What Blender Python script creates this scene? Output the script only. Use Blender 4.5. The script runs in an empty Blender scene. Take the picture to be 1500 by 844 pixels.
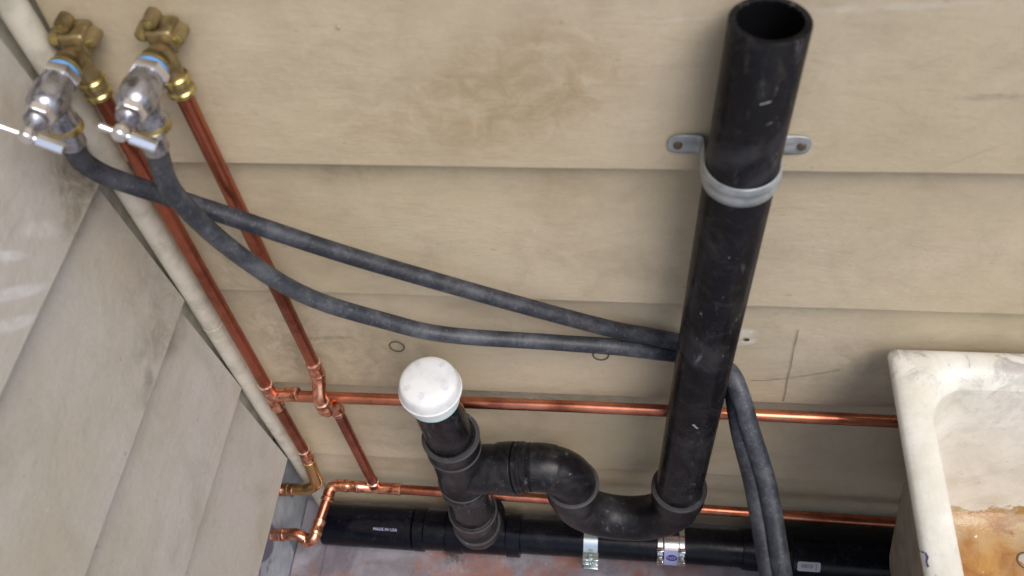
import bpy, bmesh, math, random
from mathutils import Vector, Matrix, noise as mnoise
random.seed(7)
scene = bpy.context.scene
C = scene.collection
PI = math.pi

# ------------------------------------------------------------ camera, light, exposure
cam_d = bpy.data.cameras.new('camera'); cam = bpy.data.objects.new('camera', cam_d); C.objects.link(cam)
scene.camera = cam
R = ((0.99261, 0.09165, -0.07957), (0.02865, -0.81399, -0.58018), (-0.11794, 0.57361, -0.81059))   # right, down, forward
cam.matrix_world = Matrix(((R[0][0], -R[1][0], -R[2][0], 0.5678), (R[0][1], -R[1][1], -R[2][1], -0.66),
                           (R[0][2], -R[1][2], -R[2][2], 1.5365), (0, 0, 0, 1)))
cam_d.sensor_width = 36; cam_d.lens = 32.18; cam_d.clip_start = 0.02; cam_d.clip_end = 500
cam_d.dof.use_dof = True; cam_d.dof.focus_distance = 1.42; cam_d.dof.aperture_fstop = 5.0

SUN_EL, SUN_AZ = math.radians(56), math.radians(134)     # azimuth clockwise from +Y: sun right of and behind the viewer
w = bpy.data.worlds.new('World'); scene.world = w; w.use_nodes = True
wn = w.node_tree; bg = wn.nodes['Background']
sky = wn.nodes.new('ShaderNodeTexSky'); sky.sky_type = 'NISHITA'; sky.sun_disc = False
sky.sun_elevation = SUN_EL; sky.sun_rotation = SUN_AZ; sky.dust_density = 2.5; sky.air_density = 1.0; sky.ozone_density = 0.6
wn.links.new(sky.outputs[0], bg.inputs[0]); bg.inputs[1].default_value = 0.10
sl = bpy.data.lights.new('sun', 'SUN'); sun = bpy.data.objects.new('sun', sl); C.objects.link(sun)
sl.energy = 1.45; sl.angle = math.radians(38); sl.color = (1.0, 0.96, 0.92)
sd = Vector((math.sin(SUN_AZ)*math.cos(SUN_EL), math.cos(SUN_AZ)*math.cos(SUN_EL), math.sin(SUN_EL)))
sun.rotation_euler = (-sd).to_track_quat('-Z', 'Y').to_euler()
sun.location = sd*5
scene.view_settings.view_transform = 'Standard'; scene.view_settings.look = 'None'
scene.view_settings.gamma = 1.0; scene.view_settings.exposure = 0.60
scene.cycles.max_bounces = 6

# ------------------------------------------------------------ material helpers
class NT:
    def __init__(s, name):
        s.m = bpy.data.materials.new(name); s.m.use_nodes = True
        s.t = s.m.node_tree; s.b = s.t.nodes['Principled BSDF']
        s.tc = s.t.nodes.new('ShaderNodeTexCoord').outputs['Object']
    def node(s, typ, **kw):
        n = s.t.nodes.new(typ)
        for k, v in kw.items(): setattr(n, k, v)
        return n
    def lk(s, a, b):
        if hasattr(a, 'links'): s.t.links.new(a, b)
        else: b.default_value = a
    def mapv(s, scale=(1, 1, 1), rot=(0, 0, 0), loc=(0, 0, 0)):
        n = s.node('ShaderNodeMapping'); s.lk(s.tc, n.inputs[0])
        n.inputs['Scale'].default_value = scale; n.inputs['Rotation'].default_value = rot; n.inputs['Location'].default_value = loc
        return n.outputs[0]
    def noise(s, scale, detail=4, rough=.55, vec=None, dist=0):
        n = s.node('ShaderNodeTexNoise'); s.lk(vec or s.tc, n.inputs['Vector'])
        n.inputs['Scale'].default_value = scale; n.inputs['Detail'].default_value = detail
        n.inputs['Roughness'].default_value = rough; n.inputs['Distortion'].default_value = dist
        return n.outputs[0]
    def ramp(s, f, a, b, lo=0., hi=1.):
        n = s.node('ShaderNodeMapRange'); n.interpolation_type = 'SMOOTHSTEP'
        s.lk(f, n.inputs[0])
        for i, v in enumerate((a, b, lo, hi)): n.inputs[i+1].default_value = v
        return n.outputs[0]
    def mix(s, f, a, b):
        n = s.node('ShaderNodeMix', data_type='RGBA'); s.lk(f, n.inputs[0])
        for v, i in ((a, 6), (b, 7)):
            if hasattr(v, 'links'): s.t.links.new(v, n.inputs[i])
            else: n.inputs[i].default_value = (*v, 1)
        return n.outputs[2]
    def math(s, op, a, b=0., c=0.):
        n = s.node('ShaderNodeMath', operation=op)
        for i, v in enumerate((a, b, c)): s.lk(v, n.inputs[i])
        return n.outputs[0]
    def sep(s, v=None):
        n = s.node('ShaderNodeSeparateXYZ'); s.lk(v or s.tc, n.inputs[0]); return n.outputs
    def blob(s, axes, c, r, ang=0, soft=.45):
        """soft elliptical mask in the plane of two axes of object space (a stain or smear with its own shape)"""
        o = s.sep(); u = s.math('SUBTRACT', o[axes[0]], c[0]); v = s.math('SUBTRACT', o[axes[1]], c[1])
        ca, sa = math.cos(ang), math.sin(ang)
        p = s.math('ADD', s.math('MULTIPLY', u, ca/r[0]), s.math('MULTIPLY', v, sa/r[0]))
        q = s.math('ADD', s.math('MULTIPLY', u, -sa/r[1]), s.math('MULTIPLY', v, ca/r[1]))
        d = s.math('SQRT', s.math('ADD', s.math('MULTIPLY', p, p), s.math('MULTIPLY', q, q)))
        return s.ramp(d, 1-soft, 1+soft, 1, 0)
    def bump(s, h, strength=.3, dist=.002):
        n = s.node('ShaderNodeBump'); n.inputs['Strength'].default_value = strength; n.inputs['Distance'].default_value = dist
        s.lk(h, n.inputs['Height']); s.t.links.new(n.outputs[0], s.b.inputs['Normal'])
    def out(s, color=None, rough=.5, metal=0., **kw):
        if color is not None:
            if hasattr(color, 'links'): s.t.links.new(color, s.b.inputs['Base Color'])
            else: s.b.inputs['Base Color'].default_value = (*color, 1)
        s.lk(rough, s.b.inputs['Roughness']); s.lk(metal, s.b.inputs['Metallic'])
        for k, v in kw.items(): s.b.inputs[k].default_value = v
        return s.m

def siding_mat(name, base, dark, yellow, marks):
    n = NT(name)
    big = n.noise(3.2, 5, .6); mid = n.noise(11, 6, .65, dist=.6)
    col = n.mix(n.ramp(big, .38, .66), base, yellow)
    col = n.mix(n.math('MULTIPLY', n.ramp(mid, .42, .85), .55), col, dark)
    st = n.noise(22, 6, .65, n.mapv((.45, .45, 1), (.3, .45, 0)))
    hz = n.noise(7, 5, .6, n.mapv((.25, .25, 1)))
    col = n.mix(n.math('MULTIPLY', n.ramp(hz, .48, .72), .5), col, yellow)
    col = n.mix(n.math('MULTIPLY', n.ramp(st, .5, .78), .22), col, dark)
    gr = n.noise(60, 7, .75, n.mapv((.35, .35, 1.3), (.15, .5, 0)), .5)
    col = n.mix(n.math('MULTIPLY', n.ramp(gr, .52, .80), .35), col, dark)
    col = n.mix(n.math('MULTIPLY', n.ramp(gr, .22, .42, 1, 0), .25), col, tuple(min(1, c*1.25) for c in base))
    fine = n.noise(170, 5, .7)
    col = n.mix(n.math('MULTIPLY', n.ramp(fine, .40, .72), .14), col, dark)
    sp = n.noise(60, 3, .5, n.mapv((1, 1, 2.2), (0, .5, 0)))
    col = n.mix(n.math('MULTIPLY', n.ramp(sp, .70, .76), .45), col, tuple(c*.45 for c in base))
    wsp = n.noise(75, 3, .6, n.mapv((1, 1, 2.6), (0, .35, 0), (5, 2, 1)))
    col = n.mix(n.math('MULTIPLY', n.ramp(wsp, .71, .77), .45), col, (.7, .68, .62))
    rag = n.ramp(n.noise(28, 5, .7, dist=.8), .25, .75)
    for axes, c, r, a, colr, amt in marks:
        col = n.mix(n.math('MULTIPLY', n.math('MULTIPLY', n.blob(axes, c, r, a), rag), amt), col, colr)
    h = n.math('ADD', n.math('MULTIPLY', n.noise(14, 4, .5), 1.2), n.math('ADD', n.math('MULTIPLY', n.noise(90, 6, .65), .35), n.math('MULTIPLY', gr, .6)))
    n.bump(h, .40, .0035)
    return n.out(col, n.ramp(mid, .3, .7, .5, .72), **{'Specular IOR Level': .35})
W = (.74, .73, .70)
mk_back = [((0, 2), (.47, .93), (.10, .07), .4, (.37, .25, .13), .60), ((0, 2), (.40, .90), (.14, .05), .2, (.36, .27, .16), .55),
           ((0, 2), (.78, 1.015), (.075, .0035), .05, W, .32), ((0, 2), (.62, 1.005), (.03, .002), .1, W, .3),
           ((0, 2), (.731, .497), (.016, .010), .2, (.78, .75, .68), 1.), ((0, 2), (.736, .480), (.014, .006), .4, (.78, .75, .68), 1.),
           ((0, 2), (.20, .40), (.12, .10), .2, (.22, .19, .13), .5), ((0, 2), (.09, .52), (.05, .22), 0, (.22, .19, .12), .55),
           ((0, 2), (.26, .80), (.06, .02), 0, (.30, .24, .13), .5), ((0, 2), (.90, .92), (.03, .004), .05, (.25, .22, .18), .6),
           ((0, 2), (.88, .43), (.10, .05), .2, (.30, .27, .22), .5), ((0, 2), (.50, .30), (.22, .02), 0, (.20, .17, .12), .4),
           ((0, 2), (.33, .955), (.20, .035), .1, (.40, .33, .22), .5), ((0, 2), (.50, .76), (.05, .05), .5, (.38, .29, .18), .45), ((0, 2), (.55, .66), (.12, .03), -.2, (.38, .30, .20), .45),
           ((0, 2), (.83, .70), (.14, .05), .3, (.42, .35, .24), .4), ((0, 2), (.84, .96), (.02, .002), .5, (.30, .25, .19), .4), ((0, 2), (.16, .455), (.03, .004), .1, (.25, .21, .15), .8),
           ((0, 2), (.90, .845), (.05, .0015), .55, (.36, .31, .24), .4), ((0, 2), (.30, .27), (.09, .04), .2, (.30, .26, .18), .5), ((0, 2), (.20, .16), (.12, .05), .0, (.27, .23, .16), .45)]
mk_left = [((1, 2), (-.19, .900), (.032, .005), -.9, (.74, .74, .76), .6), ((1, 2), (-.21, .868), (.040, .006), -.8, (.74, .74, .76), .6), ((1, 2), (-.232, .850), (.03, .006), -.8, (.74, .74, .76), .6),
           ((1, 2), (-.135, .872), (.028, .009), -.8, W, .45), ((1, 2), (-.03, .86), (.08, .05), .3, (.13, .10, .06), .95),
           ((1, 2), (-.10, .60), (.07, .025), -.9, (.20, .17, .13), .55), ((1, 2), (-.06, .64), (.05, .09), 0, (.22, .19, .14), .5),
           ((1, 2), (-.16, .595), (.03, .012), .5, (.12, .10, .08), .6)]
M = {}
M['siding'] = siding_mat('beige_painted_siding', (.60, .51, .37), (.35, .285, .19), (.54, .455, .31), mk_back)
M['siding_cool_light'] = siding_mat('beige_siding_cool_light', (.51, .48, .44), (.29, .25, .19), (.46, .42, .34), mk_left)  # same paint as the back wall, its cooler light put into the colour
n = NT('trim_paint')
M['trim'] = n.out(n.mix(n.ramp(n.noise(30, 5, .6), .4, .75), (.60, .56, .47), (.40, .37, .29)), .6)
n.bump(n.noise(60, 5, .6), .2, .002)
n = NT('blue_grey_plaster')
pc = n.mix(n.ramp(n.noise(16, 6, .65), .35, .65), (.30, .32, .37), (.42, .44, .47))
pc = n.mix(n.ramp(n.noise(9, 3, .5, n.mapv((1, 1, 1), (0, 0, 0), (3, 1, 0))), .56, .60, 0, .8), pc, (.12, .12, .16))
for c, r, a in (((-.035, .07), (.028, .05), .3), ((-.075, .075), (.02, .035), .3), ((-.13, .05), (.02, .07), .2), ((-.155, .02), (.025, .05), .4)):
    pc = n.mix(n.blob((1, 2), c, r, a, .12), pc, (.12, .12, .165))
M['plaster'] = n.out(pc, .75); n.bump(n.noise(50, 6, .65), .5, .004)

n = NT('stained_concrete_floor')
fc = n.mix(n.ramp(n.noise(7, 6, .65, dist=.5), .35, .65), (.15, .135, .155), (.30, .285, .315))
fc = n.mix(n.ramp(n.noise(5.5, 5, .7, n.mapv((1, 1, 1), (0, 0, 0), (2.3, 4, 0))), .50, .66, 0, .75), fc, (.30, .115, .075))
fc = n.mix(n.ramp(n.noise(14, 5, .7, n.mapv((1, .5, 1), (0, 0, .5), (9, 4, 0))), .60, .68, 0, .8), fc, (.06, .045, .045))
fc = n.mix(n.ramp(n.noise(45, 5, .7), .62, .75, 0, .6), fc, (.55, .54, .56))
M['floor'] = n.out(fc, n.ramp(n.noise(20, 4, .6), .3, .7, .35, .7)); n.bump(n.noise(40, 7, .65), .5, .004)

def abs_mat(name, base, dusty, rlo=.16, rhi=.36, sp_=.22):
    n = NT(name)
    sc = n.noise(55, 6, .75, n.mapv((1, 1, .22), (.5, .9, .3)))
    du = n.noise(9, 5, .7, dist=.8)
    c = n.mix(n.math('MULTIPLY', n.ramp(du, .45, .80), .6*dusty), base, (.11, .11, .12))
    fm = n.noise(24, 7, .78, dist=1.2)
    c = n.mix(n.math('MULTIPLY', n.ramp(fm, .50, .74), .55*dusty), c, (.085, .075, .068))
    c = n.mix(n.math('MULTIPLY', n.ramp(sc, .58, .78), .75*dusty), c, (.26, .26, .28))
    c = n.mix(n.math('MULTIPLY', n.ramp(n.noise(120, 3, .6, n.mapv((1, 1, .5), (.3, .5, 0))), .70, .76), .6*dusty), c, (.45, .45, .45))
    fs = n.noise(38, 5, .7, n.mapv((1.6, 1.6, .5), (.2, 1.1, .6), (3, 1, 2)))
    c = n.mix(n.math('MULTIPLY', n.math('MULTIPLY', n.ramp(fs, .60, .74), n.ramp(n.noise(6, 3, .5), .42, .62)), .9*dusty), c, (.30, .29, .32))
    n.bump(n.math('ADD', sc, n.math('ADD', n.noise(18, 3, .5), n.math('MULTIPLY', fm, .6))), .14, .002)
    return n.out(c, n.ramp(n.math('ADD', n.math('MULTIPLY', du, .6), n.math('MULTIPLY', sc, .4)), .35, .65, rlo, rhi), **{'Specular IOR Level': sp_})
M['abs'] = abs_mat('black_plastic_pipe', (.0065, .0058, .0075), .50)
M['abs_dusty'] = abs_mat('dusty_black_plastic_fitting', (.0060, .0056, .0075), .75, .26, .48, .30)
M['abs_dark'] = abs_mat('shiny_black_plastic_pipe', (.0022, .0028, .0068), .14, .15, .30, .24)
M['abs_lip'] = abs_mat('scuffed_plastic_rim', (.05, .048, .052), .8, .4, .6)
M['abs_in'] = NT('pipe_bore').out((.003, .003, .004), .8, **{'Specular IOR Level': .1})
n = NT('hose_rubber')
wv = n.noise(260, 3, .6)
hc = n.mix(n.ramp(n.noise(30, 5, .7), .4, .7), (.014, .016, .024), (.060, .064, .078))
hc = n.mix(n.ramp(wv, .55, .7, 0, .35), hc, (.16, .16, .17))
M['hose'] = n.out(n.mix(n.ramp(n.noise(11, 6, .75), .52, .72, 0, .55), hc, (.13, .125, .12)), .55); n.bump(wv, .35, .001)
n = NT('blue_grey_hose_rubber')
wv = n.noise(260, 3, .6)
hc = n.mix(n.ramp(n.noise(25, 5, .7), .4, .7), (.024, .028, .037), (.088, .095, .108))
hc = n.mix(n.ramp(wv, .55, .7, 0, .35), hc, (.20, .21, .23))
M['hose_blue'] = n.out(hc, .5); n.bump(wv, .35, .001)
n = NT('copper')
cn = n.noise(14, 4, .6)
M['copper'] = n.out(n.mix(n.ramp(cn, .35, .75), (.66, .25, .15), (.27, .08, .042)), n.ramp(n.noise(20, 3, .6), .3, .7, .22, .32), .96)
n = NT('browned_shaded_copper')  # riser copper: brown tarnish, with dark reflections also put into the colour
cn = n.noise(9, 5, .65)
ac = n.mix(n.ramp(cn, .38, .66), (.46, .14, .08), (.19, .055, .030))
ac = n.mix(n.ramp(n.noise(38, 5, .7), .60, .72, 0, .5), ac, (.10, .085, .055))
M['copper_brown_shaded'] = n.out(ac, n.ramp(cn, .3, .7, .26, .42), .9)
n = NT('worn_copper_fitting')
cn = n.noise(90, 5, .65)
M['fitting'] = n.out(n.mix(n.ramp(cn, .42, .66), (.84, .40, .25), (.34, .10, .055)), n.ramp(cn, .3, .7, .16, .34), .95)
n.bump(n.noise(60, 4, .6), .25, .002)
M['solder'] = NT('solder_ring').out((.95, .70, .58), .22, .95)
n = NT('brass')
M['brass'] = n.out(n.mix(n.ramp(n.noise(60, 5, .6), .4, .7), (.60, .49, .19), (.28, .21, .08)), .3, .9)
n = NT('dull_brass')
M['brass_dull'] = n.out(n.mix(n.ramp(n.noise(60, 5, .6), .4, .7), (.36, .28, .14), (.17, .125, .06)), .42, .75)
n = NT('rough_chrome')
M['chrome'] = n.out(n.mix(n.ramp(n.noise(70, 5, .6), .45, .7), (.44, .44, .48), (.13, .13, .15)), n.ramp(n.noise(90, 5, .7), .3, .7, .16, .36), .9)
n.bump(n.noise(160, 5, .7), .25, .001)
M['chrome_bright'] = NT('bright_chrome').out((.82, .82, .84), .16, .95)
M['brass_warm'] = NT('yellowed_copper').out((.62, .40, .17), .26, .95)
M['tape'] = NT('blue_sealing_tape').out((.12, .30, .62), .5)
n = NT('galvanised_steel')
M['galv'] = n.out(n.mix(n.ramp(n.noise(50, 5, .6), .4, .7), (.42, .45, .46), (.27, .30, .31)), .45, .5)
M['zinc'] = NT('zinc_plated_steel').out((.66, .74, .76), .25, .8)
M['steel'] = NT('stainless_band').out((.62, .60, .58), .22, .95)
M['rubber'] = NT('black_rubber').out((.014, .014, .016), .6)
n = NT('white_valve_plastic')
M['white'] = n.out(n.mix(n.ramp(n.noise(25, 4, .6), .45, .75), (.78, .79, .79), (.58, .60, .62)), .35, **{'Subsurface Weight': .15, 'Subsurface Radius': (.01, .01, .01)})
M['teal'] = NT('pale_green_collar').out((.52, .66, .66), .35)
M['ink'] = NT('grey_print').out((.22, .25, .30), .6); M['faint'] = NT('faint_print').out((.50, .53, .60), .6)
M['blueink'] = NT('blue_marker').out((.03, .035, .16), .6)
M['lavender'] = NT('lavender_label').out((.50, .50, .78), .5)
M['navy'] = NT('navy_print').out((.04, .045, .30), .5)
M['wprint'] = NT('pale_print').out((.42, .43, .62), .6)
M['scuffm'] = NT('plastic_scuff').out((.36, .35, .34), .6)
M['sticker'] = NT('paper_sticker').out((.55, .53, .56), .6)
M['pencil'] = NT('pencil_mark').out((.10, .085, .07), .8); M['pencil_faint'] = NT('faint_pencil').out((.24, .205, .155), .8)
M['screw'] = NT('rusty_screw').out((.16, .12, .08), .5, .6)
n = NT('aged_sink_enamel')
en = n.noise(9, 6, .7, dist=.4); sp = n.noise(60, 6, .72, n.mapv((1, 1.5, 1), (0, 0, .6)), .6)
z = n.sep()[2]; y = n.sep()[1]; x = n.sep()[0]
ec = n.mix(n.ramp(en, .38, .68), (.81, .79, .73), (.66, .635, .545))
ec = n.mix(n.math('MULTIPLY', n.ramp(sp, .62, .72), n.ramp(n.noise(14, 4, .6, n.mapv((1, 1, 1), (0, 0, 0), (4, 4, 1))), .45, .62, 0, .6)), ec, (.30, .31, .33))
ec = n.mix(n.ramp(n.noise(30, 6, .75, dist=1.), .54, .74, 0, .45), ec, (.52, .49, .42))
dg = n.noise(85, 6, .75, n.mapv((1.4, .55, .8), (.3, 0, -.7), (2, 2, 1)), .4)
ec = n.mix(n.ramp(dg, .60, .70, 0, .6), ec, (.33, .33, .32))
ec = n.mix(n.ramp(dg, .28, .38, .45, 0), ec, (.88, .88, .87))
ec = n.mix(n.ramp(n.noise(110, 5, .7), .58, .72, 0, .35), ec, (.45, .44, .42))
g = n.math('MULTIPLY', n.ramp(y, -.075, -.025), n.ramp(n.noise(24, 6, .7, dist=.7), .46, .60))
ec = n.mix(n.math('MULTIPLY', g, .8), ec, (.34, .31, .29))
ol = n.math('MULTIPLY', n.ramp(z, .40, .455, 1, 0), n.ramp(n.noise(20, 4, .6), .2, .6, .8, 1.))
rm = n.ramp(n.math('ADD', z, n.math('MULTIPLY', n.math('SUBTRACT', n.noise(17, 6, .7), .5), .085)), .178, .186, 1, 0)
ec = n.mix(rm, ec, n.mix(n.ramp(n.noise(40, 5, .7), .4, .6), (.42, .25, .10), (.50, .43, .30)))
inner = n.out(ec, n.ramp(en, .3, .7, .30, .55)); n.bump(n.math('ADD', en, n.math('MULTIPLY', sp, .3)), .35, .004)
M['enamel'] = inner
n = NT('raw_sink_outside')
M['sinkout'] = n.out(n.mix(n.ramp(n.noise(20, 5, .65), .4, .7), (.30, .26, .20), (.19, .165, .13)), .8); n.bump(n.noise(70, 5, .6), .4, .003)
n = NT('rust_stained_basin')
rn = n.noise(13, 6, .7, dist=.7)
rc = n.mix(n.ramp(rn, .34, .66), (.44, .235, .062), (.27, .105, .02))
rc = n.mix(n.ramp(n.noise(5, 5, .6, n.mapv((1, 1, 1), (0, 0, 0), (3, 3, 0))), .48, .68, 0, .8), rc, (.42, .34, .21))
rc = n.mix(n.ramp(n.noise(30, 4, .6, n.mapv((1, 1, 1), (0, 0, 0), (1, 7, 0))), .60, .70, 0, .8), rc, (.26, .10, .035))
rc = n.mix(n.ramp(n.noise(90, 3, .6), .68, .73, 0, .9), rc, (.80, .74, .62))
M['rustp'] = NT('limescale').out((.42, .38, .32), .6)
M['rust'] = n.out(rc, n.ramp(rn, .3, .7, .2, .5)); n.bump(n.math('ADD', rn, n.noise(60, 4, .6)), .5, .004)

# ------------------------------------------------------------ object helpers
def tag(o, label=None, cat=None, group=None, kind=None):
    for k, v in (('label', label), ('category', cat), ('group', group), ('kind', kind)):
        if v: o[k] = v
    return o
def thing(name, loc, label, cat, group=None):
    o = bpy.data.objects.new(name, None); C.objects.link(o); o.location = loc; o.empty_display_size = .02
    return tag(o, label, cat, group)
def link(name, me, mat, parent=None, smooth=True, ang=38):
    o = bpy.data.objects.new(name, me); C.objects.link(o)
    if mat is not None and not me.materials: me.materials.append(M[mat] if isinstance(mat, str) else mat)
    if smooth:
        me.shade_smooth(); me.set_sharp_from_angle(angle=math.radians(ang))
    if parent is not None:
        loc = Vector((0, 0, 0)); p = parent
        while p is not None: loc += p.location if p.type == 'EMPTY' else Vector((0, 0, 0)); p = p.parent
        o.parent = parent; o.matrix_parent_inverse = Matrix.Translation(-loc) if parent.type == 'EMPTY' else Matrix.Identity(4)
    return o
def mesh(name, vs, fs):
    me = bpy.data.meshes.new(name); me.from_pydata([tuple(v) for v in vs], [], fs); me.update()
    bm = bmesh.new(); bm.from_mesh(me); bmesh.ops.recalc_face_normals(bm, faces=bm.faces); bm.to_mesh(me); bm.free()
    return me
def bm_mesh(name, bm):
    me = bpy.data.meshes.new(name); bm.to_mesh(me); bm.free(); return me
def box_me(name, lo, hi, bev=0., seg=2):
    bm = bmesh.new(); bmesh.ops.create_cube(bm, size=1)
    for v in bm.verts: v.co = Vector([(lo[i]+hi[i])/2 + v.co[i]*(hi[i]-lo[i]) for i in range(3)])
    if bev: bmesh.ops.bevel(bm, geom=list(bm.edges), offset=bev, segments=seg, affect='EDGES', profile=.5)
    return bm_mesh(name, bm)
def fillet(pts, rad, n=8):
    """polyline with rounded corners"""
    pts = [Vector(p) for p in pts]; out = [pts[0]]
    if not isinstance(rad, (list, tuple)): rad = [rad]*(len(pts)-2)
    for i in range(1, len(pts)-1):
        a, b, c = pts[i-1], pts[i], pts[i+1]; d1 = (a-b).normalized(); d2 = (c-b).normalized()
        th = d1.angle(d2); 
        if th > PI-.02: out.append(b); continue
        r = rad[i-1]; t = r/math.tan(th/2); t = min(t, (a-b).length*.98, (c-b).length*.98); r = t*math.tan(th/2)
        ctr = b+(d1+d2).normalized()*(r/math.sin(th/2)); p1 = b+d1*t; p2 = b+d2*t
        u = p1-ctr; v = p2-ctr; w_ = u.angle(v)
        for k in range(n+1):
            f = k/n; out.append(ctr+(u*math.sin((1-f)*w_)+v*math.sin(f*w_))/math.sin(w_))
    out.append(pts[-1]); res = [out[0]]
    for p in out[1:]:
        if (p-res[-1]).length > 1e-5: res.append(p)
    return res
def spline(pts, n=8):
    """Catmull-Rom through points"""
    P = [Vector(p) for p in pts]; P = [P[0]*2-P[1]]+P+[P[-1]*2-P[-2]]; out = []
    for i in range(1, len(P)-2):
        for k in range(n):
            t = k/n; a, b, c, d = P[i-1:i+3]
            out.append(.5*((2*b)+(c-a)*t+(2*a-5*b+4*c-d)*t*t+(3*b-a-3*c+d)*t**3))
    out.append(P[-2]); return out
class Path:
    def __init__(s, pts):
        s.p = [Vector(p) for p in pts]; s.s = [0.]
        for a, b in zip(s.p, s.p[1:]): s.s.append(s.s[-1]+(b-a).length)
        s.L = s.s[-1]; s.t = []
        for i in range(len(s.p)):
            a = (s.p[i]-s.p[i-1]).normalized() if i > 0 else None
            b = (s.p[i+1]-s.p[i]).normalized() if i < len(s.p)-1 else None
            s.t.append(((a or b)+(b or a)).normalized())
        u = s.t[0].orthogonal().normalized(); s.u = [u]
        for i in range(1, len(s.p)):
            u = (u-s.t[i]*u.dot(s.t[i])).normalized(); s.u.append(u)
    def at(s, d):
        d = max(0., min(s.L, d)); i = 0
        while i < len(s.s)-2 and s.s[i+1] < d: i += 1
        f = (d-s.s[i])/max(1e-9, s.s[i+1]-s.s[i]); p = s.p[i].lerp(s.p[i+1], f)
        t = s.t[i].lerp(s.t[i+1], f).normalized(); u = s.u[i].lerp(s.u[i+1], f); u = (u-t*u.dot(t)).normalized()
        return p, t, u
def tube(name, path, prof, mat, parent=None, seg=28, caps=True, d0=0., d1=None, hollow=None, ang=38):
    """sweep circles of radius prof = [(distance, radius), ...] along a path (distances from the start; negative from the end)"""
    if not isinstance(path, Path): path = Path(path)
    L = path.L; d1 = L if d1 is None else d1
    if isinstance(prof, (int, float)): prof = [(d0, prof), (d1, prof)]
    prof = [((L+d if d < 0 else d), r) for d, r in prof]
    st = []
    for i, (d, r) in enumerate(prof):
        st.append((d, r))
        if i < len(prof)-1 and prof[i+1][0] > d+1e-6:
            e, r2 = prof[i+1]
            for q in path.s:
                if d+1e-5 < q < e-1e-5: st.append((q, r+(r2-r)*(q-d)/(e-d)))
    if hollow: st = [(st[0][0]+hollow[1], hollow[0]), (st[0][0], hollow[0])] + st
    vs, fs = [], []
    for d, r in st:
        p, t, u = path.at(d); v = t.cross(u)
        for k in range(seg):
            a = 2*PI*k/seg; vs.append(p+u*(r*math.cos(a))+v*(r*math.sin(a)))
    for i in range(len(st)-1):
        for k in range(seg):
            k2 = (k+1) % seg; fs.append((i*seg+k, i*seg+k2, (i+1)*seg+k2, (i+1)*seg+k))
    if caps:
        fs.append(tuple(range(seg))); b = (len(st)-1)*seg; fs.append(tuple(b+k for k in range(seg)))
    return link(name, mesh(name, vs, fs), mat, parent, ang=ang)
def lathe(name, a, b, prof, mat, parent=None, seg=28, caps=True, ang=38):
    """profile [(distance along a->b, radius)] turned about the line from a towards b"""
    a = Vector(a); t = (Vector(b)-a).normalized(); L = max(abs(d) for d, r in prof)+.001
    u = t.orthogonal().normalized(); v = t.cross(u); vs, fs = [], []
    for d, r in prof:
        for k in range(seg):
            g = 2*PI*k/seg; vs.append(a+t*d+u*(r*math.cos(g))+v*(r*math.sin(g)))
    for i in range(len(prof)-1):
        for k in range(seg):
            k2 = (k+1) % seg; fs.append((i*seg+k, i*seg+k2, (i+1)*seg+k2, (i+1)*seg+k))
    if caps:
        fs.append(tuple(range(seg))); q = (len(prof)-1)*seg; fs.append(tuple(q+k for k in range(seg)))
    return link(name, mesh(name, vs, fs), mat, parent, ang=ang)
def ringprof(d, r, w, h):     # a small raised bead at distance d
    return [(d-w, r), (d-w*.6, r+h*.8), (d, r+h), (d+w*.6, r+h*.8), (d+w, r)]
def strip(name, pts, width, up, mat, parent, z0=0.):
    """thin flat mark lying on a surface: ribbon along pts, 'up' the surface normal"""
    pts = [Vector(p) for p in pts]; up = Vector(up).normalized(); vs, fs = [], []; N = len(pts)
    for i, p in enumerate(pts):
        t = (pts[min(i+1, N-1)]-pts[max(i-1, 0)]).normalized(); s_ = t.cross(up).normalized()*(width*(.6+.4*math.sin(i*1.7)**2)/2)
        vs += [p+s_+up*.0002, p-s_+up*.0002]
    for i in range(N-1): fs.append((2*i, 2*i+1, 2*i+3, 2*i+2))
    return link(name, mesh(name, vs, fs), mat, parent, smooth=False)
def text_me(body, size, mapper, name='print', res=2):
    cu = bpy.data.curves.new(name, 'FONT'); cu.body = body; cu.size = size; cu.align_x = 'CENTER'; cu.align_y = 'CENTER'; cu.resolution_u = res
    o = bpy.data.objects.new('tmp', cu); C.objects.link(o)
    dg = bpy.context.evaluated_depsgraph_get(); me = bpy.data.meshes.new_from_object(o.evaluated_get(dg))
    bpy.data.objects.remove(o); bpy.data.curves.remove(cu); me.materials.clear()
    bm = bmesh.new(); bm.from_mesh(me)
    for v in bm.verts: v.co = mapper(v.co.x, v.co.y)
    bm.to_mesh(me); bm.free(); me.name = name
    return me

# ------------------------------------------------------------ the setting: floor
FZ = -.143
def ground():
    vs, fs = [], []; nx, ny = 60, 50
    xs = [-60, -20, -5] + [-1+i*3.4/nx for i in range(nx+1)] + [6, 20, 60]; ys = [60, 20, 5]+[.3-i*2.2/ny for i in range(ny+1)]+[-5, -20, -60]
    for yy in ys:
        for xx in xs:
            h = mnoise.noise(Vector((xx*4, yy*4, 0)))*.003 + mnoise.noise(Vector((xx*14, yy*14, 3)))*.0012 if abs(xx) < 4 and abs(yy) < 4 else 0
            vs.append((xx, yy, FZ+h-.002))
    W_ = len(xs)
    for j in range(len(ys)-1):
        for i in range(W_-1): fs.append((j*W_+i, j*W_+i+1, (j+1)*W_+i+1, (j+1)*W_+i))
    return tag(link('ground', mesh('ground', vs, fs), 'floor'), kind='structure')
ground()
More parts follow.
